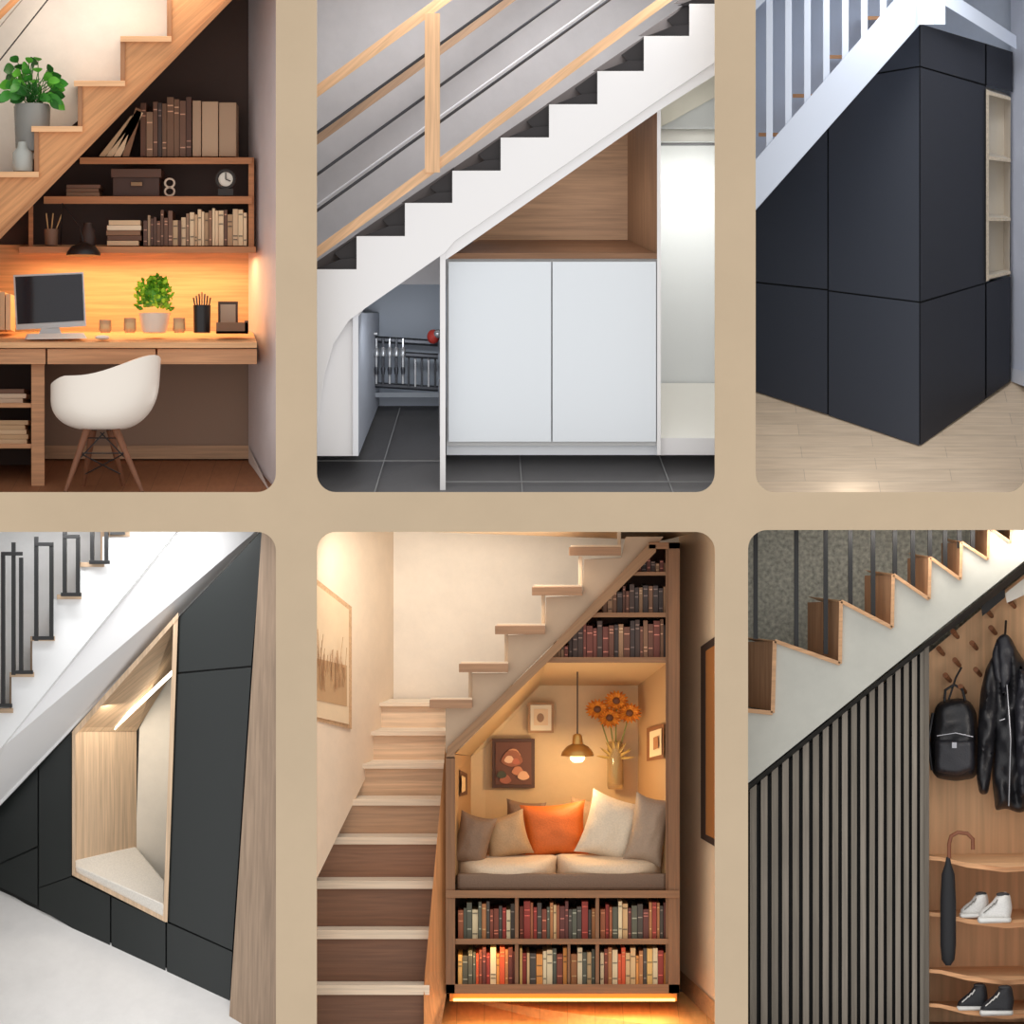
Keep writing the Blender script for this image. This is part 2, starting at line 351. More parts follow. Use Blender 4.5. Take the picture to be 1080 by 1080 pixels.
def tub(off):
    vs=[]
    for i in range(NR+1):
        t=i/NR
        for k in range(NT):
            th=2*math.pi*k/NT
            bk_=max(0,math.cos(th))
            rim=.42+.11*min(1,max(0,(math.cos(th)+1.0)/.7))+.21*bk_**2.2
            rad=(.19+.35*math.sin(min(1,t*1.25)*math.pi/2))-off
            x=rad*math.cos(th)*(1.05+.20*t*bk_); y=rad*math.sin(th)*.95
            z=(t**1.8)*rim*1.06+off*.8*(1-t)
            p=Matrix.Rotation(math.radians(-28),3,'Z')@Vector((x,y,z)); vs.append(c+p)
    return vs
o1=tub(0);o2=tub(.025)
n1=len(o1); fs=[]
for i in range(NR):
    for k in range(NT):
        k2=(k+1)%NT; fs.append([i*NT+k,i*NT+k2,(i+1)*NT+k2,(i+1)*NT+k]); fs.append([n1+i*NT+k,n1+(i+1)*NT+k,n1+(i+1)*NT+k2,n1+i*NT+k2])
for k in range(NT):
    k2=(k+1)%NT; fs.append([NR*NT+k,NR*NT+k2,n1+NR*NT+k2,n1+NR*NT+k])
fs.append(list(range(NT))[::-1]); fs.append([n1+k for k in range(NT)])
ch.add(o1+o2,fs,wh)
lw=M(108,66,42,'wood',k=1.3,axis='z')
for a,b_ in (((92,452,.45),(69,519,.3)),((122,452,.45),(150,519,.25)),((98,453,.7),(88,512,.95)),((116,453,.7),(130,512,.95))): ch.tube([a,b_],4.2,lw,10,2.4)
for a,b_ in (((84,478,.4),(127,500,.6)),((132,478,.35),(90,500,.6)),((84,478,.4),(132,478,.35)),((92,462,.5),(124,462,.5)),((110,456,.5),(80,488,.4)),((106,456,.5),(137,488,.35))): ch.tube([a,b_],.8,bk,6)
ch.done(smooth=True,fixn=True)
arealight('under_shelf_led',145,270,1.9,145,360,1.9,2.4,.2,33,(1,.58,.27))
arealight('office_top_fill',120,-40,.5,120,300,2,2,.4,22,(1,.86,.72))  # added unseen fill lighting the office from above, no actual fixture
pointlight('side_wall_fill',225,440,.9,3,(1,.93,.88),.2)  # added fill to brighten the right side wall, no lamp hangs there

# ================= PANEL 2 : white cabinets under stair
W2=M(230,228,228,k=1.1,rough=.45)
MB('wall_stair_grey').slab([(318,-48,1.9),(766,-48,1.9),(766,300,1.9),(318,300,1.9)],.1,M(170,168,171,'plaster',k=1.35)).done()
MB('floor_tiled').slab([(318,426,2.6),(470,426,2.6),(470,480,1.2),(766,480,1.2),(766,533,.2),(318,533,.2)],.05,M(88,87,88,'plaster',k=1.3,rough=.4)).done()
g=MB('trim_tile_grout'); gm=M(120,120,120)
for a,b_ in (((318,486,1.05),(470,486,1.05)),((548,480,1.15),(552,533,.2)),((695,480,1.15),(715,533,.2)),((422,430,2.4),(395,519,.3)),((470,508,.6),(766,508,.6))):
    g.bar((a[0],a[1],a[2]-.02),(b_[0],b_[1],b_[2]-.02),1.2,.01,gm)
g.done()
stp=[(376,284),(427,249),(477,214),(528,180),(579,145),(630,110),(679,75),(727,38),(764,4)]
zz=[(318,284)]
for i,(x,y) in enumerate(stp): 
    zz.append((x,y)); 
    if i+1<len(stp): zz.append((x,stp[i+1][1]))
s2=MB('staircase')
s2.prism(zz+[(764,59),(754,66),(694,106),(480,254),(470,266),(384,326),(368,338),(352,362),(342,395),(336,440),(332,481),(318,481)],.45,.55,W2)
BK2=M(42,38,40,rough=.5,k=1.1); TR2=M(104,98,98,k=1.2)
for i,(x,y) in enumerate(stp):
    s2.prism([(x-54,y),(x+2,y),(x+2,y-38)],.9,1.3,TR2)
    s2.prism([(x-24,y-17),(x+2,y-36),(x+2,y+2),(x-4,y+2)],.6,1.2,BK2); s2.prism([(x-50,y+2),(x+2,y+2),(x+2,y-12),(x-16,y-11)],.56,1.1,BK2)
s2.prism([(764,59),(754,66),(694,106),(480,254),(470,266),(470,274),(482,266),(696,116),(756,78),(764,72)],.5,.95,W2)
s2.done(.004)
rl=MB('stair_railing'); ow=M(200,160,122,'wood',k=1.3,axis='d'); owz=M(200,160,122,'wood',k=1.3,axis='z'); ow2=M(150,122,98,'wood',k=1.2,axis='d'); stl=M(60,60,64,rough=.3,k=1,metal=.4)
rl.bar((318,278,.42),(730,-21,.42),10,.1,ow); rl.bar((318,108,.42),(520,-38,.42),11,.12,ow); rl.box(448,14,464,182,.40,.56,owz)
for y0 in(196,234): rl.tube([(318,y0,.5),(318+(y0+40)/.722,-40,.5)],1.7,stl)
rl.tube([(318,152,.5),(318+192/.722,-40,.5)],1.7,stl)
rl.bar((318,158,1.4),(590,-40,1.4),11,.1,ow2); rl.tube([(318,228,1.5),(690,-40,1.5)],1.2,M(200,200,205))
rl.done()
lp=MB('stair_end_panel'); lp.prism([(318,330),(384,326),(376,336),(376,481),(336,481),(318,481)],.6,.7,W2); lp.box(372,330,378,481,.55,.9,M(205,206,210)); lp.done(.003)
MB('wall_cupboard_back').slab([(318,250,2.55),(480,250,2.55),(480,430,2.55),(318,430,2.55)],.1,M(186,194,206,k=1.5)).slab([(378,330,.9),(400,330,2.5),(400,426,2.5),(378,481,.9)],.03,M(160,165,175)).done()
mp=MB('heating_manifold'); pm=M(70,72,78,rough=.35,metal=.5,k=1.2); cr=M(190,192,196,rough=.25,metal=.6,k=1)
mp.tube([(382,357,2.2),(462,362,2.2)],4,pm); mp.tube([(382,405,2.2),(462,410,2.2)],3.4,pm); mp.tube([(428,374,2.1),(462,376,2.1)],3.5,pm)
for i in range(6):
    x=390+i*7; mp.tube([(x,357,2.15),(x,405,2.15)],1.6,cr if i%2 else pm); mp.lathe(x,372,2.1,[(3,-4),(3.4,4),(2,6)],cr,10); mp.lathe(x,392,2.1,[(2,-3),(2.6,3),(2,5)],pm,10)
for i in range(5):
    x=431+i*7; mp.tube([(x,376,2.15),(x,408,2.15)],1.4,cr if i%2 else pm)
mp.ell(457,355,2.05,7,8,7,M(170,50,40)); mp.ell(462,352,2.0,5,5,5,cr); mp.tube([(384,352,2.1),(398,352,2.1)],2,cr); mp.done(smooth=True)
MB('cupboard_shelf').box(378,414,468,419,2.2,2.5,M(140,145,152)).done()
od=MB('cupboard_door'); od.prism([(464,270),(470,266),(470,533),(464,533)],.5,1.6,W2); od.box(463,400,464.5,460,.7,.75,M(90,90,95)); od.done(.003)
cab=MB('white_cabinet'); LD=M(218,223,228,k=1.15,rough=.3)
cab.box(473,276,581.3,466,.72,.78,LD); cab.box(582.7,276,692,466,.72,.78,LD); cab.box(471,272,694,470,.79,1.8,M(190,190,190)); cab.box(471,468,694,480,.86,1.7,M(205,208,212)); cab.done(.004)
nw=M(160,126,98,'wood',k=1.5); nw2=M(132,98,72,'wood',k=1.4,axis='z'); nw3=M(122,86,60,'wood',k=1.3)
nc=MB('wooden_niche')
nc.slab([(480,255,1.82),(700,255,1.82),(700,100,1.82)],.05,nw)
nc.slab([(662,110,1.8),(693,104,.8),(693,273,.8),(662,254,1.8)],.03,nw2); nc.slab([(474,268,.75),(505,253,1.79),(662,253,1.79),(692,268,.75)],.02,nw3); nc.box(473,267,693,273,.74,.8,M(120,86,60,'wood',k=1.3)); nc.done()
wd=MB('open_wardrobe'); cm=M(232,230,222,k=1.4)
wd.slab([(694,60,1.7),(766,60,1.7),(766,480,1.7),(694,480,1.7)],.05,M(228,231,230,k=1.5)); wd.box(693,104,697,480,.72,1.7,W2)
wd.slab([(697,136,1.65),(766,136,1.65),(766,149,.95),(697,149,.95)],.03,cm); wd.slab([(697,62,1.6),(766,40,1.6),(766,96,1.6),(697,134,1.6)],.02,M(214,210,196,k=1.4)); wd.tube([(697,152,1.2),(766,152,1.2)],1.8,M(90,90,92,rough=.3))
wd.slab([(697,404,1.65),(766,404,1.65),(766,462,.8),(697,462,.8)],.03,cm); wd.box(697,462,766,480,.8,1.65,W2); wd.done(.003)
arealight('stairwell_top_fill',545,-40,.35,545,300,1.6,3.6,.4,58,(1,.99,.97))  # unseen fill, added to brighten the white stair and cabinets
arealight('wardrobe_fill',730,158,.8,730,400,1.6,.5,.2,11,(1,1,.98)); pointlight('wardrobe_top_fill',735,112,1.1,1.8,(1,1,.97),.05); arealight('cupboard_fill',425,345,1.0,425,420,2.3,.5,.1,3,(.92,.96,1))  # added fills that brighten the wardrobe and cupboard interiors, not real fittings
arealight('niche_top_fill',620,200,.8,600,250,1.8,.4,.2,2,(1,.97,.92))  # extra fill added for the wooden niche, without a fixture

# ================= PANEL 3 : dark cabinets
MB('wall_hall_back').slab([(778,-48,2.8),(1126,-48,2.8),(1126,420,2.8),(778,420,2.8)],.1,M(190,200,218,'plaster',k=1.4)).done()
MB('floor_hall').slab([(778,400,2.6),(1126,400,2.6),(1126,533,.2),(778,533,.2)],.06,M(218,198,174,'planks',k=1.9,rough=.4,axis='x',sc_=1.4)).done()
MB('wall_hall_side').slab([(1066,-48,2.6),(1126,-48,1.5),(1126,425,1.5),(1066,402,2.6)],.05,M(200,206,222,k=1.4)).slab([(1066,388,2.55),(1126,402,1.45),(1126,425,1.45),(1066,402,2.55)],.03,M(220,224,236,k=1.4)).done()
d3=lambda x: 1.27+(970-x)/173*1.05 if x<970 else 1.27+(x-970)/97*1.22
BL=M(44,49,60,rough=.45,k=1.3); BR=M(38,40,48,rough=.45,k=1.3); bkm=M(12,13,16,k=1)  # near-black backing puts shade into the gaps between the doors
c3=MB('dark_storage_cabinet')
def pan3(pts,mat,off=0,t=.05): c3.slab([(x,y,d3(x)+off) for x,y in pts],t,mat)
pan3([(777,245),(970,25),(970,470),(777,405)],bkm,.05)
pan3([(970,25),(1040,46),(1040,420),(970,470)],bkm,.05); pan3([(1040,46),(1068,55),(1068,97),(1040,90)],bkm,.05); pan3([(1040,299),(1066,291),(1065,402),(1040,420)],bkm,.05)
pan3([(778,244),(872.5,136),(872.5,305),(778,295)],BL); pan3([(874,134),(922,79),(969.5,71),(969.5,318),(874,306)],BL); pan3([(923.5,77),(969.5,25),(969.5,69.5)],BL)
pan3([(778,296.5),(872.5,306.5),(872.5,437),(778,407)],BL); pan3([(874,307.5),(969.5,319.5),(969.5,470),(874,438)],BL)
pan3([(970.5,25),(1039,46),(1039,89),(970.5,69.5)],BR); pan3([(1040.5,47),(1068,56),(1068,97),(1040.5,90)],BR)
pan3([(970.5,71),(1039,91),(1039,298),(970.5,318)],BR); pan3([(970.5,320),(1039,299.5),(1039,421),(970.5,470)],BR); pan3([(1040.5,299),(1066,291),(1065,402),(1040.5,420)],BR)
c3.done(.003)
n3=MB('display_niche'); cw=M(226,218,204,k=1.9); cw2=M(214,198,174,'wood',k=1.8)
n3.slab([(1040,92,2.55),(1060,98,2.68),(1059,291,2.68),(1040,297,2.55)],.03,cw)
n3.slab([(1059,98,2.68),(1066,103,d3(1066)),(1065,292,d3(1065)),(1058,290,2.68)],.03,M(196,186,174,k=1.6))
for y,sl_ in((95,8),(164,4),(229,1),(291,-5)):
    n3.slab([(1040,y-3,2.5),(1059,y-3+sl_*.7,2.65),(1066,y+sl_,d3(1066)-.02),(1040,y,d3(1040)-.02)],.02,M(236,226,210,k=1.7)); n3.slab([(1040,y,d3(1040)-.03),(1066,y+sl_,d3(1066)-.03),(1066,y+sl_+3,d3(1066)-.03),(1040,y+4,d3(1040)-.03)],.04,cw2)
n3.slab([(1040,94,d3(1040)-.03),(1043,95,d3(1043)-.03),(1043,296,d3(1043)-.03),(1040,297,d3(1040)-.03)],.04,cw2); n3.done()
s3=MB('staircase'); WB=M(210,218,233,k=1.1,rough=.5)
s3.prism([(778,243),(970,26),(970,-48),(985,-48),(966,-20),(950,-8),(778,190)],.9,1.0,WB); s3.prism([(778,192),(955,-12),(990,-48),(778,-48)],1.9,1.95,M(172,184,206,k=1.5))
wo=M(190,140,100,k=1.2)
for i in range(5):
    x=800+i*36; y=192-i*41; s3.box(x,y-52,x+32,y-48,1.3,1.8,wo)
s3.done(.004)
rb=MB('stair_railing')
for i in range(7):
    x=808+i*20; rb.box(x,-48,x+7,183-i*23,.92,.99,WB)
rb.bar((778,20,.86),(845,-48,.86),14,.1,WB); rb.done(.004)
nb=MB('newel_post'); nb.box(968,-48,985,26,.7,.82,M(224,230,242,k=1.25)); nb.box(985,-48,997,26,.74,.9,M(190,200,220,k=1.2)); nb.slab([(997,-12,1.0),(1072,38,2.0),(1072,52,2.0),(997,6,1.0)],.06,WB); nb.done(.004)
arealight('hall_top_fill',1000,-40,.4,1000,400,1.4,2.4,.4,34,(.94,.97,1)); pointlight('hall_floor_fill',900,500,.3,3,(1,.96,.9),.2)  # both are added fills for the hall, overhead and near the floor

# ================= PANEL 4 : black cabinets with bench niche
MB('wall_landing').slab([(-48,545,1.6),(200,545,1.6),(0,770,1.6),(-48,825,1.6)],.06,M(236,237,238,'plaster',k=1.5)).done()
MB('floor_white').slab([(-48,910,2.5),(40,935,2.2),(306,1090,.5),(306,1126,.2),(-48,1126,.2)],.06,M(222,220,218,'plaster',k=1.35,rough=.35)).done()
d4=lambda x: 2.1-1.4*x/275
c4=MB('black_storage_cabinet'); K=M(38,42,42,rough=.4,k=1.15)
def pan4(pts,mat,off=0,t=.05): c4.slab([(x,y,d4(x)+off) for x,y in pts],t,mat)
bb=M(10,11,11,k=1)  # backing coloured near black to give the door gaps their shade
pan4([(-48,900),(76,772),(76,922),(-48,912+0)],bb,.04,.04); pan4([(188,651),(290,546),(242,1090),(175,972)],bb,.04,.04); pan4([(76,922),(175,972),(242,1080),(242,1082),(0,937),(-48,912)],bb,.04,.04)
pan4([(-48,902),(-2,852),(39.5,810),(39.5,892),(-48,932)],K); pan4([(41,808),(75,773),(75,924),(41,936)],K)
pan4([(-48,934),(39.5,894),(39.5,955),(-48,912)],K,.01); pan4([(41,937),(75,925),(116,945),(116,1003),(41,958)],K); 
pan4([(117.5,946),(174.5,973),(174.5,1040),(117.5,1004)],K); pan4([(176,973),(245,1004),(241,1082),(176,1041)],K)
pan4([(189,652),(275,561),(290,546),(277,568),(265,702),(188,709)],K); pan4([(187.5,711),(265,704),(245,1002.5),(176,971)],K)
c4.done(.003)
wp=MB('wooden_side_panel'); wp.slab([(276,561,.68),(304,545,.55),(304,1120,.3),(241,1082,.7)],.06,M(154,132,112,'wood',k=1.25,axis='z')); wp.done()
n4=MB('bench_niche'); lwd=M(206,178,148,'wood',k=1.25,axis='z'); lw2=M(196,166,134,'wood',k=1.2,axis='d')
n4.slab([(147,768,2.5),(184,700,2.5),(186,945,2.5),(143,895,2.5)],.04,M(234,226,212,'plaster',k=1.5)) 
n4.slab([(77,772,d4(77)),(144,769,2.5),(144,897,2.5),(77,912,d4(77))],.03,lwd)
n4.slab([(77,772,d4(77)),(187,649,d4(187)),(184,706,2.4),(144,771,2.48)],.03,lw2)
n4.slab([(77,770,d4(77)-.04),(188,646,d4(188)-.04),(188,652,d4(188)-.04),(80,775,d4(80)-.04)],.05,lwd)
n4.slab([(183,652,d4(183)-.03),(188,647,d4(188)-.03),(176.5,973,d4(176)-.03),(172,970,d4(172)-.03)],.05,lwd); n4.slab([(76,771,d4(76)-.04),(79.5,771,d4(79)-.04),(79.5,923,d4(79)-.04),(76,921,d4(76)-.04)],.05,lwd)
n4.slab([(76,918,d4(76)-.03),(175,968,d4(175)-.03),(175,973,d4(175)-.03),(76,923,d4(76)-.03)],.05,lwd)
n4.bar((119,769,2.2),(183,708,1.8),4,.02,M(255,245,225,emit=6.0)); n4.done()
cu4=MB('bench_cushion'); cf=M(238,232,222,'fabric',k=1.6); cu4.slab([(79,907,1.72),(143,893,2.45),(174,930,2.0),(173,968,1.22),(79,919,1.7)],.1,cf); cu4.slab([(79,912,1.68),(173,953,1.18),(173,969,1.2),(79,921,1.7)],.1,cf); cu4.done(.02,True)
s4=MB('staircase'); W4=M(234,235,236,k=1.25)
s4.prism([(-48,790),(-10,752),(12,750),(12,714),(34,712),(34,676),(56,674),(56,632),(84,630),(84,598),(108,596),(108,566),(135,564),(135,545),(204,545),(186,561),(0,790),(-48,846)],1.0,1.1,W4)
s4.slab([(-48,846,1.0),(0,790,1.0),(200,545,1.0),(288,545,1.1),(272,563,1.2),(0,850,1.9),(-48,900,2.0)],.04,M(212,212,213,k=1.25))
for x,y in((12,750),(34,712),(56,674),(84,630),(108,596),(135,564)): s4.box(x-24,y-3,x+2,y+2,.96,1.5,M(176,150,124,'wood')); s4.box(x-2,y-36,x+2,y,1.1,1.5,M(160,134,110,'wood',axis='z'))
s4.done(.003)
r4=MB('stair_railing'); bl=M(22,22,23,rough=.4,k=1)
for x0,yb,yt in((3,744,582),(14,712,572),(22,711,588),(38,676,566),(54,672,572),(68,628,550),(82,626,566),(97,594,548),(112,592,552),(126,564,548),(-8,745,580)):
    r4.box(x0-2.1,yt,x0+2.1,yb,.88,.93,bl,True)
for x0,x1,y in((3,22,584),(38,54,574),(68,82,566),(-2,11,744),(14,33,709),(36,55,673),(66,84,627),(96,114,593),(118,130,562)): r4.box(x0-2,y-2,x1+2,y+2,.86,.93,bl)
r4.done(.003)
arealight('niche_led_light',150,744,1.7,110,900,1.9,.9,.12,9,(1,.9,.75))
arealight('landing_top_fill',120,553,.5,120,900,1.4,2.2,.2,30,(1,1,1))  # added fill hidden above the opening, brightens landing and cabinets

# ================= PANEL 5 : reading nook
PL=M(222,200,174,'plaster',k=1.15); 
MB('wall_stairs_left').slab([(318,545,.4),(415,552,2.6),(415,760,2.6),(318,960,.4)],.05,PL).done()
MB('wall_stairs_back').slab([(414,545,2.6),(720,545,2.6),(720,790,2.6),(414,790,2.6)],.05,M(228,214,196,'plaster',k=1.25)).done()
MB('ceiling_nook').slab([(318,545,.2),(766,545,.2),(766,553,.6),(700,570,1.6),(318,556,.6)],.03,M(190,160,125,k=1)).done()
s5=MB('lower_staircase')
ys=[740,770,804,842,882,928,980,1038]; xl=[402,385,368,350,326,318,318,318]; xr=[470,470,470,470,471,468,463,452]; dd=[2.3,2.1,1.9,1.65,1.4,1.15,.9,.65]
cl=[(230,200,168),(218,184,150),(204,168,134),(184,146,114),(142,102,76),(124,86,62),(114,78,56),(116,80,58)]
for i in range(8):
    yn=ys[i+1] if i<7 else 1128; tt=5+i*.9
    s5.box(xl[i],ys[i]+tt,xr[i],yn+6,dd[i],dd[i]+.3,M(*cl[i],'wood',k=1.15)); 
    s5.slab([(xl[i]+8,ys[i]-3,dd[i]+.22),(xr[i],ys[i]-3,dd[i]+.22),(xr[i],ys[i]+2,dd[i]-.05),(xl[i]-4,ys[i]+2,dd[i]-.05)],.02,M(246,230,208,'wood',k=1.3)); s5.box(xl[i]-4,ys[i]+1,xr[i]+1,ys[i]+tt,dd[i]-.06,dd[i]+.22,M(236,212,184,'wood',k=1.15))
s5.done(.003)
MB('stair_side_panel').slab([(470,740,2.2),(474,740,.9),(474,1030,.9),(462,1100,.5),(447,1128,.4),(447,1040,.6),(462,980,.9),(470,900,1.3)],.03,M(190,130,80,'wood',k=1.1,axis='z')).done()
u5=MB('upper_staircase'); pst=M(182,154,126,'plaster',k=1.05); tw=M(156,116,84,'wood',k=1.1)
u5.prism([(470,745),(498,745),(498,710),(535,710),(536,670),(575,668),(576,630),(614,628),(616,590),(655,588),(660,566),(700,566),(690,578),(676,592),(572,690),(478,785),(470,795)],.85,1.2,pst)
for x0,x1,y in((453,498,738),(484,536,700),(522,575,660),(561,614,619),(600,655,577)): u5.box(x0,y,x1,y+9,.7,1.5,tw); u5.box(x0+2,y-2,x1,y+1,.72,1.5,M(226,200,168,k=1.2)); u5.box(x1-4,y-32,x1,y,1.0,1.5,M(210,190,164,k=1.1))
u5.done(.004)
fr=MB('nook_bookcase'); fw_=M(128,88,56,'wood',k=1.05,axis='z'); fh=M(138,96,62,'wood',k=1.05); fd=M(144,106,72,'wood',k=1.1,axis='d')
fr.prism([(470,800),(472,788),(572,692),(684,574),(692,574),(692,582),(578,698),(480,794),(480,800)],.78,1.5,fd); fr.box(470,798,480,1048,.78,1.5,fw_)
fr.box(705,572,717,1048,.78,2.2,fw_); fr.box(684,572,717,579,.78,1.6,fh); fr.box(702,576,707,1045,.84,2.2,fw_)
fr.box(655,603,704,607,.85,1.7,fh); fr.box(618,646,704,651,.85,1.7,fh); fr.box(574,693,704,699,.85,1.7,fh)
fr.prism([(684,579),(704,579),(704,694),(578,694)],1.7,1.75,M(84,54,36))
fr.box(470,939,717,947,.76,2.1,fh); fr.box(476,990,710,996,.8,1.6,fh); fr.box(470,1038,717,1048,.78,1.6,fh); fr.box(476,947,710,1040,1.6,1.65,M(80,46,26))
for x in(545,630): fr.box(x-2,946,x+2,1040,.82,1.6,fw_)
fr.box(600-1.5,994,600+1.5,1040,.83,1.6,fw_); fr.done(.004)
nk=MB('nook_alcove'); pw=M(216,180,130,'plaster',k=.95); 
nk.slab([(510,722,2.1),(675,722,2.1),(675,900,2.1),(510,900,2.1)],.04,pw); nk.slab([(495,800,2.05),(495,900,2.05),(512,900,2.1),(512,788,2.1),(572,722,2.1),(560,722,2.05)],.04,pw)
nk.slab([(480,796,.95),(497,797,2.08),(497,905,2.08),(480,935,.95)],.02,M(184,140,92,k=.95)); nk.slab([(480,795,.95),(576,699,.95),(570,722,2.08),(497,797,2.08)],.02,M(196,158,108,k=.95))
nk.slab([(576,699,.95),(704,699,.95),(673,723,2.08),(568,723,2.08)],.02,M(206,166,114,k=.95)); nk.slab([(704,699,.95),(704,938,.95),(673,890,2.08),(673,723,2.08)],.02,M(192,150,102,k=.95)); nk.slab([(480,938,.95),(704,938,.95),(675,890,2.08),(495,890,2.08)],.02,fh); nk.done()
P5=[(120,58,36),(150,84,50),(196,160,112),(70,60,50),(170,110,64),(92,44,34),(212,190,150),(84,82,66),(140,48,34)]
P5d=[(100,60,42),(126,88,62),(70,50,40),(150,112,80),(166,126,94),(58,44,38),(110,56,42)]
books('book_row',660,702,603+43,22,30,1.0,1.6,P5d,3,6); 
books('book_row',636,660,646,16,28,1.0,1.6,P5d,3,6); books('book_row',672,702,603,8,16,1.0,1.5,P5d,3,6); books('book_row',600,702,693,30,40,1.0,1.6,P5d,3,7); books('book_row',584,600,693,10,22,1.0,1.5,P5d,3,5)
for a,b_ in((483,543),(548,628),(633,702)): books('book_row',a,b_,990,30,40,.95,1.5,P5,3,7)
P5b=P5+[(230,150,70),(240,190,110),(200,80,40)]
for a,b_ in((483,543),(548,598),(602,628),(633,702)): books('book_row',a,b_,1038,30,39,.95,1.5,P5b,3,7)
seat=MB('bench_cushion'); cs=M(208,182,152,'fabric',k=1.15); cbz=M(118,92,72,'fabric',k=1.1)
seat.box(482,921,703,939,.9,2.0,cbz); seat.done(.03)
seat=MB('seat_pad'); seat.cushion(534,915,1.3,112,28,80,cs,pinch=.03,wr=.01); seat.cushion(644,914,1.3,120,28,80,cs,pinch=.03,wr=.01); seat.done(smooth=True,angle=80)
def cush(name,*a,**k): m=MB(name); m.cushion(*a,**k); m.done(smooth=True,angle=80)
tp=M(124,94,70,'fabric',k=1.1)
cush('throw_pillow',499,886,1.12,40,58,22,tp,ang=.24)
cush('throw_pillow',534,882,1.25,50,50,22,M(168,130,90,'fabric',k=1.1),ang=-.25)
cush('throw_pillow',553,868,1.75,44,50,20,tp,ang=.1)
cush('throw_pillow',585,876,1.4,72,62,26,M(206,98,26,'fabric',k=1.0),ang=-.08)
cush('throw_pillow',621,868,1.8,46,54,20,M(176,140,104,'fabric',k=1.0),ang=.1)
cush('throw_pillow',684,875,1.05,42,76,24,M(150,126,104,'fabric',k=1.1),ang=.2)
cush('throw_pillow',646,874,1.2,66,72,28,M(206,186,160,'fabric',k=1.1),ang=.3)
pd=MB('pendant_lamp'); br=M(176,132,70,rough=.3,metal=.7,k=1.3); pd.tube([(609,706,1.4),(609,775,1.4)],.9,M(60,40,25)); pd.lathe(609,706,1.4,[(8,0),(7,3),(0,4)],br); pd.lathe(609,797,1.4,[(18,0),(17,4),(12,10),(6,13),(5,22),(3,24),(0,24)],br); pd.lathe(609,794,1.4,[(5,-10),(8,-7),(8,-3),(4,2),(0,2)],M(255,225,170,emit=5)); pd.done(smooth=True)
fl=MB('vase_of_gerberas'); vg=M(225,200,150,rough=.1,trans=.8,k=1.1)
fl.lathe(649,832,1.9,[(8,0),(9,3),(9,46),(8,52),(7.4,52),(8,44),(8,5),(0,5)],vg)
for x,y in((630,748),(650,739),(664,752),(643,757)):
    fl.tube([(649,826,1.9),(649+(x-649)*.3,790,1.9),(x,y,1.86)],.9,M(110,110,50),6)
    oc=M(222,138,40,rough=.6,k=1.1); 
    for r_ in range(2):
        for i in range(18):
            a=i*math.pi/9+r_*.17; L=13.5-r_*3; fl.leaf((x+2*math.cos(a),y+2*math.sin(a),1.8-r_*.03),(x+L*math.cos(a),y+L*math.sin(a)*.85,1.76-r_*.05),1.7,oc if i%3 else M(200,112,30,k=1.1))
    fl.ell(x,y,1.76,4.5,4,3,M(90,50,24))
for i in range(8): a=-1.2+i*.35; fl.leaf((649,800,1.88),(649+22*math.sin(a),800-30*abs(math.cos(a))+8,1.8),1.6,M(150,120,60))
fl.done(smooth=True,fixn=False)
def frame(name,x0,y0,x1,y1,d,fm,im,w_=3,inner=None):
    m=MB(name); m.box(x0,y0,x1,y1,d,d+.05,fm).box(x0+w_,y0+w_,x1-w_,y1-w_,d-.01,d+.02,im)
    if inner: inner(m,d-.02)
    m.done(.003)
def rose(m,d):
    for x,y,r_,c_ in((540,800,11,(150,86,54)),(541,796,8,(204,140,96)),(537,801,5,(228,180,140)),(544,803,4,(180,96,66)),(546,813,6,(190,120,80)),(552,818,6,(214,160,116)),(529,817,5,(70,66,40)),(533,822,6,(160,90,60))):
        m.prism([(x+r_*math.cos(q)*(1+.15*math.sin(3*q)),y+r_*.8*math.sin(q)) for q in [i*math.pi/8 for i in range(16)]],d-random.uniform(0,.012),d+.01,M(*c_,'plaster',k=1))
frame('flower_painting',519,779,564,831,2.0,M(66,38,20),M(90,50,28,'plaster'),3.5,rose)
def sketch(m,d):
    m.box(563,748,578,765,d,d+.01,M(214,180,134)); m.ell(570,757,d,4,5,.6,M(150,110,74))
frame('small_picture_frame',557,741,584,773,2.0,M(150,108,66),M(238,216,176),2.5,sketch)
mf=MB('side_wall_picture'); mf.slab([(682,768,1.62),(700,763,1.0),(700,800,1.0),(682,803,1.62)],.03,M(120,74,40)).slab([(685,772,1.5),(697.5,768,1.04),(697.5,796,1.04),(685,799,1.5)],.03,M(226,196,150)).slab([(689,778,1.3),(694,776,1.1),(694,789,1.1),(689,791,1.3)],.02,M(150,100,60)); mf.done()
mf=MB('narrow_wall_picture'); mf.slab([(485,812,1.2),(493,816,1.8),(493,838,1.8),(485,840,1.2)],.03,M(90,54,30)).slab([(487,818,1.2),(491,820,1.6),(491,834,1.6),(487,836,1.2)],.02,M(240,200,140)); mf.done()
lf=MB('landscape_painting'); lf.slab([(333,610,.7),(371,640,1.5),(371,769,1.5),(333,760,.7)],.04,M(176,140,104,'wood')).slab([(333,616,.66),(368,643,1.4),(368,764,1.4),(333,756,.66)],.04,M(218,190,154,'plaster',k=1.1)).slab([(333,694,.64),(366,702,1.34),(366,745,1.34),(333,738,.64)],.03,M(190,150,108,'plaster',sc_=3,k=1.0))
for i in range(30):
    x=random.uniform(336,365); y=random.uniform(700,730); lf.bar((x,y,.62+.7*(x-333)/33-.03),(x+random.uniform(-4,4),y-random.uniform(10,40),.62+.7*(x-333)/33-.03),.5,.01,M(160,118,80))
lf.done()
MB('wall_nook_right').slab([(716,552,1.9),(766,545,.3),(766,1092,.3),(716,1040,1.9)],.05,M(206,176,142,'plaster',k=1.3)).done()
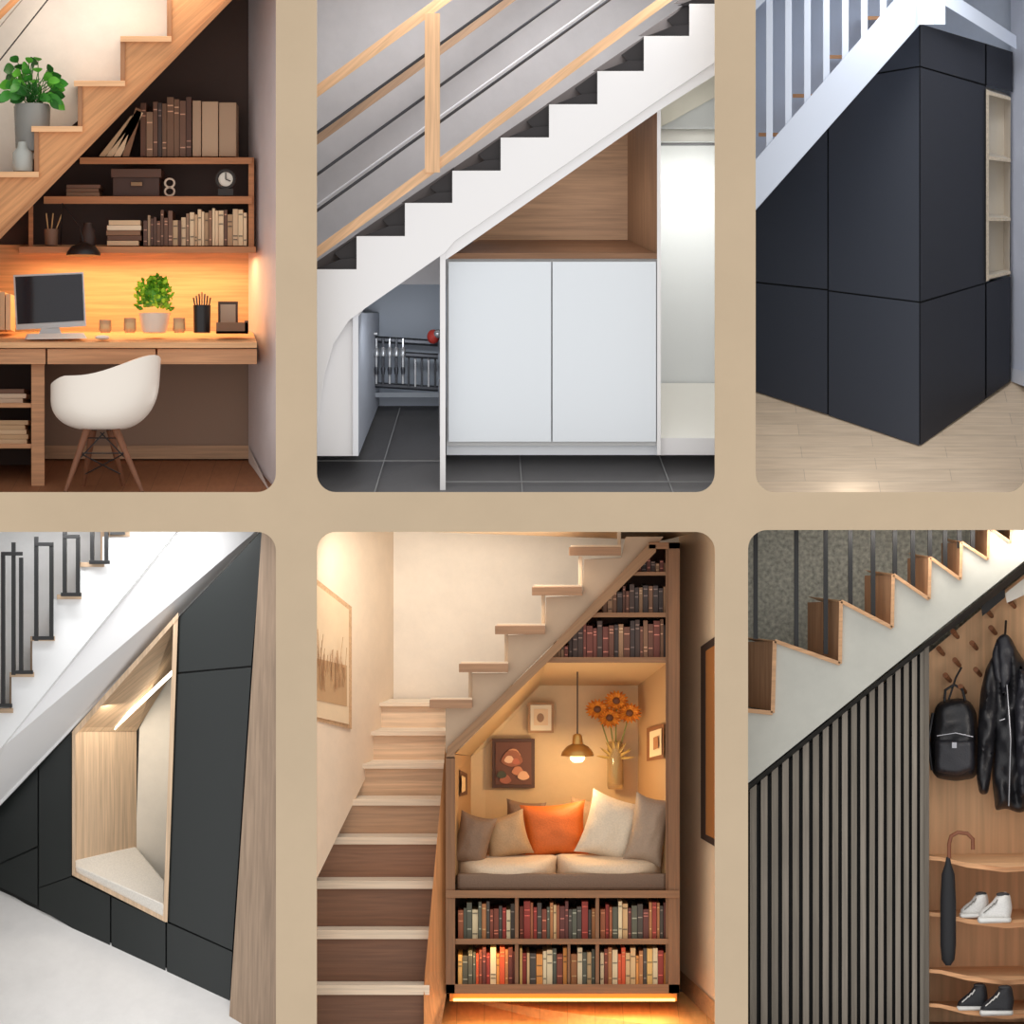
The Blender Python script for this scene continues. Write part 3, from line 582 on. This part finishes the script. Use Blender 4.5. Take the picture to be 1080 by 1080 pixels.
MB('baseboard_nook').slab([(716,1022,1.82),(766,1068,.25),(766,1092,.25),(716,1042,1.82)],.04,M(170,128,88,'wood',k=1.1)).done()
mr=MB('wall_mirror'); mr.slab([(739,682,1.0),(756,670,.55),(756,894,.55),(739,884,1.0)],.04,M(50,34,24)).slab([(742,688,.93),(756,679,.5),(756,886,.5),(742,879,.93)],.03,M(150,96,54,rough=.2)); mr.done(.003)
MB('floor_nook').slab([(446,1046,1.7),(722,1046,1.7),(766,1092,.3),(766,1128,.1),(430,1128,.1)],.04,M(214,158,96,'planks',k=1.2,axis='y')).done()
MB('bookcase_plinth').box(474,1048,714,1056,1.0,1.5,M(190,130,70)).done(); 
MB('led_strip').box(478,1053,712,1056,.93,.98,M(255,196,100,emit=4)).done()
pointlight('pendant_bulb',609,812,1.2,27,(1,.72,.40),.08)
arealight('floor_led_light',595,1052,.8,595,1090,.5,2.3,.08,18,(1,.64,.30))
arealight('shelf_led_light',512,996,.86,512,1040,1.1,.6,.05,3,(1,.6,.22))
arealight('stairwell_window_light',480,566,.7,440,800,2.3,2.2,.3,38,(1,.95,.87))
pointlight('nook_low_fill',690,1000,.35,2.5,(1,.75,.5),.1); pointlight('nook_upper_fill',735,700,.25,1.6,(1,.82,.62),.1)  # two added fills without fixtures, brightening the right part of the nook

# ================= PANEL 6 : slatted wall and coat niche
MB('wall_stair_rough').slab([(776,545,2.0),(1126,545,2.0),(1126,760,2.0),(776,760,2.0)],.06,M(142,142,132,'speck',k=1.6)).done()
s6=MB('staircase'); G6=M(178,177,168,'plaster',k=1.1); OW=M(176,136,100,'wood',k=1.25); OWd=M(140,106,78,'wood',k=1.2,axis='z')
z6=[(776,748),(815,752),(817,676),(886,700),(887,634),(941,662),(942,606),(980,632),(981,588),(1013,611),(1014,572),(1042,590),(1043,556),(1066,572),(1067,547)]
s6.prism(z6+[(1126,547),(1126,560),(1080,592),(980,672),(789,826),(776,838)],.6,.72,G6)
for i in range(len(z6)-1):
    s6.bar((*z6[i],.56),(*z6[i+1],.56),4.5-.15*i,.5,OW)
for i in range(1,len(z6)-1,2):
    x,y=z6[i]; h=y-z6[i+1][1]; w_=h*.52
    s6.slab([(x-w_,y-h*.98,1.2),(x+1,y-h,.7),(x+1,y-2,.7),(x-w_,y-h*.12,1.2)],.04,OWd)
    if i+2<len(z6):
        x2,y2=z6[i+2]; 
        s6.slab([(x-w_,y-h-5,1.2),(x+1,y-h-1,.6),(x2,y2,.6),(x2-w_*.8,y2-h*.12,1.2)],.03,M(196,160,124,'wood',k=1.1))
s6.slab([(776,838,.6),(1126,558,.6),(1126,570,.9),(980,680,.9),(776,846,.9)],.05,M(16,16,16,k=1)); s6.done(.003)
r6=MB('stair_railing')
for x,yb in((797,674),(840,686),(871,690),(897,640),(921,650),(944,612),(963,622),(981,596),(997,604),(1012,578),(1026,585)): r6.box(x-2.3,547,x+2.3,yb,.75,.8,bl,True)
r6.done()
sl=MB('slat_panelling'); SLm=[M(128,119,108,'slat',k=1.2,axis='z'),M(114,106,95,'slat',k=1.2,axis='z')]
topy=lambda x: 830+(x-789)*(677-830)/(978-789)
sl.prism([(776,topy(776)+6),(980,topy(980)+6),(980,1128),(776,1128)],.95,1.0,M(24,23,22,k=1))
x=779.0;i=0
while x<975:
    t=(x-779)/200; p=11.8-3.6*t; ww=p*.62
    sl.prism([(x,topy(x)+4),(x+ww,topy(x+ww)+4),(x+ww,1128),(x,1128)],.82,.95,SLm[i%2]); x+=p; i+=1
sl.box(975,topy(976),980,1128,.8,2.0,M(90,82,72,'wood',axis='z')); sl.done(.003)
PW=M(212,168,126,'wood',k=1.4,axis='z',sc_=.4)
MB('wall_coat_niche').slab([(978,690,1.7),(1060,622,1.7),(1126,570,1.7),(1126,1128,1.7),(978,1128,1.7)],.05,PW).done()
MB('floor_coat_niche').slab([(978,1078,1.65),(1126,1078,1.65),(1126,1128,.4),(978,1128,.4)],.05,M(120,92,70,'wood')).done()
MB('wall_upper_right').slab([(1060,626,1.3),(1126,574,1.3),(1126,606,1.3),(1062,636,1.3)],.05,M(220,214,204,k=1.5)).slab([(1034,634,1.25),(1060,612,1.25),(1060,630,1.25),(1036,650,1.25)],.05,M(26,24,24)).done()
pg=MB('coat_peg_rail'); pgm=M(130,80,48,'wood',k=1.1)
for x,y in((1010,672),(1030,684),(1050,668),(1012,702),(1034,712),(1018,730),(995,690),(1002,718),(1046,650),(1070,640)): pg.tube([(x,y,1.7),(x-5,y-6,1.4)],2.3,pgm,10,3.0)
pg.done(smooth=True)
LB=M(26,26,30,'leather',rough=.38,k=1.2); LB2=M(36,36,42,'leather',rough=.4,k=1.2); mt=M(150,150,155,rough=.25,metal=.8)
bp_=MB('leather_backpack')
bp_.puff([(988,742),(996,738),(1014,736),(1024,740),(1030,752),(1032,780),(1032,812),(1028,821),(1008,824),(988,821),(982,812),(981,785),(983,758)],1.45,14,22,LB,step=3,wr=2)
bp_.puff([(986,780),(1027,780),(1028,812),(1010,818),(986,814)],1.26,6,9,LB2,step=3,wr=1,back=False)
bp_.tube([(996,740,1.35),(997,728,1.4),(1006,722,1.45),(1015,727,1.4),(1018,739,1.35)],1.6,LB); bp_.tube([(984,752,1.35),(979,780,1.3),(983,812,1.35)],1.8,LB); bp_.tube([(1000,740,1.4),(1008,715,1.5),(1014,704,1.55)],1.2,LB)
bp_.tube([(988,776,1.2),(1008,773,1.17),(1026,777,1.2)],.8,mt,6); bp_.box(1004,783,1009,789,1.13,1.18,mt,True); bp_.done(smooth=True,angle=70)
jk=MB('leather_jacket')
jk.puff([(1052,672),(1060,667),(1066,672),(1074,688),(1084,702),(1092,740),(1096,800),(1092,850),(1076,858),(1060,852),(1050,856),(1046,820),(1048,780),(1044,730),(1046,695)],1.4,13,20,LB,step=3,wr=9,wf=.11,stretch=.35)
jk.puff([(1048,690),(1040,704),(1034,730),(1031,770),(1030,820),(1033,838),(1042,838),(1047,806),(1052,760),(1054,720)],1.32,8,15,LB,step=2.8,wr=6,wf=.14,stretch=.5)
jk.puff([(1076,700),(1086,720),(1090,770),(1088,838),(1076,842),(1072,800),(1070,740)],1.2,8,12,LB2,step=2.8,wr=6,wf=.14,stretch=.5)
jk.puff([(1052,672),(1062,668),(1070,684),(1066,716),(1058,736),(1054,706)],1.2,4,5,LB2,step=2.5,wr=2); jk.puff([(1052,672),(1046,690),(1050,716),(1057,722),(1056,696)],1.2,4,5,LB2,step=2.5,wr=2)
jk.tube([(1062,722,1.13),(1066,780,1.1),(1064,850,1.12)],.9,mt,6); jk.tube([(1054,760,1.12),(1060,758,1.12)],.8,mt,6); jk.tube([(1060,670,1.4),(1061,655,1.6)],1.3,LB); jk.done(smooth=True,angle=70)
sf=MB('shoe_shelf'); SH=M(204,152,108,'wood',k=1.4)
for y in(903,962,1022,1058):
    sf.slab([(979,y-2,1.68),(1126,y-4,1.68),(1126,y+8,.8),(1060,y+12,.75),(1020,y+7,.9),(992,y+1,1.3),(979,y,1.5)],.02,M(220,172,128,'wood',k=1.4)); sf.prism([(979,y),(992,y+1),(1020,y+7),(1060,y+12),(1126,y+8),(1126,y+13),(1060,y+17),(1020,y+12),(992,y+5),(979,y+4)],.85,.95,SH)
sf.done(.002)
um=MB('umbrella'); uw=M(110,62,36,rough=.35); um.tube([(1001,905,.7),(1001,890,.7),(1003,882,.7),(1010,878,.7),(1020,879,.7),(1026,885,.7),(1026,896,.7)],2.3,uw,10); um.lathe(1000,1018,.7,[(3,0),(7,6),(8.5,22),(8.5,70),(7,98),(3.5,108),(2,116)],M(20,20,24,'fabric',k=1.2),14); um.done(smooth=True)
def sneaker(name,x,y,s,flip,up,sole,d):
    m=MB(name); f=-1 if flip else 1
    o=lambda a,b_: (x+f*a*s,y-b_*s)
    m.puff([o(-14,2),o(-16,14),o(-14,27),o(-9,30),o(-1,26),o(4,19),(x+f*11*s,y-14*s),o(16,9),o(17,2)],d,7*s,9*s,up,step=1.6,wr=.4)
    m.puff([o(-15,0),o(-15.5,5),o(17,5.5),o(18,2),o(16,-1)],d-.03,2*s,10*s,sole,step=1.4)
    for i in range(4): m.tube([(*o(-2+i*3.4,22-i*3.4),d-.07*s),(*o(1+i*3.4,17-i*2.6),d-.11*s)],.7,M(120,118,114) if sum(up.node_tree.nodes['Principled BSDF'].inputs['Base Color'].default_value[:3])>1 else sole,5)
    m.ell(*o(-7,27),d-.03,6.5*s,2.2*s,5*s,M(50,50,52))
    m.done(smooth=True,angle=60)
wsn=M(238,236,232,'fabric',rough=.5,k=1.5); wso=M(245,244,240,k=1.5); bsn=M(40,40,44,'fabric',k=1.2)
sneaker('sneaker',1028,968,.95,True,wsn,wso,.95); sneaker('sneaker',1050,973,1.1,True,wsn,wso,.8)
sneaker('sneaker',1026,1066,1.0,True,bsn,wso,.95); sneaker('sneaker',1052,1071,1.1,True,bsn,wso,.8)
arealight('coat_niche_top_fill',1000,561,.4,1000,900,1.5,2.4,.2,22,(1,.93,.85))  # added fill tucked behind the facade, lights slats and coat niche
pointlight('coat_niche_fill',1090,760,.5,9,(1,.92,.84),.2)  # another added fill to brighten the coat niche, no lamp in place
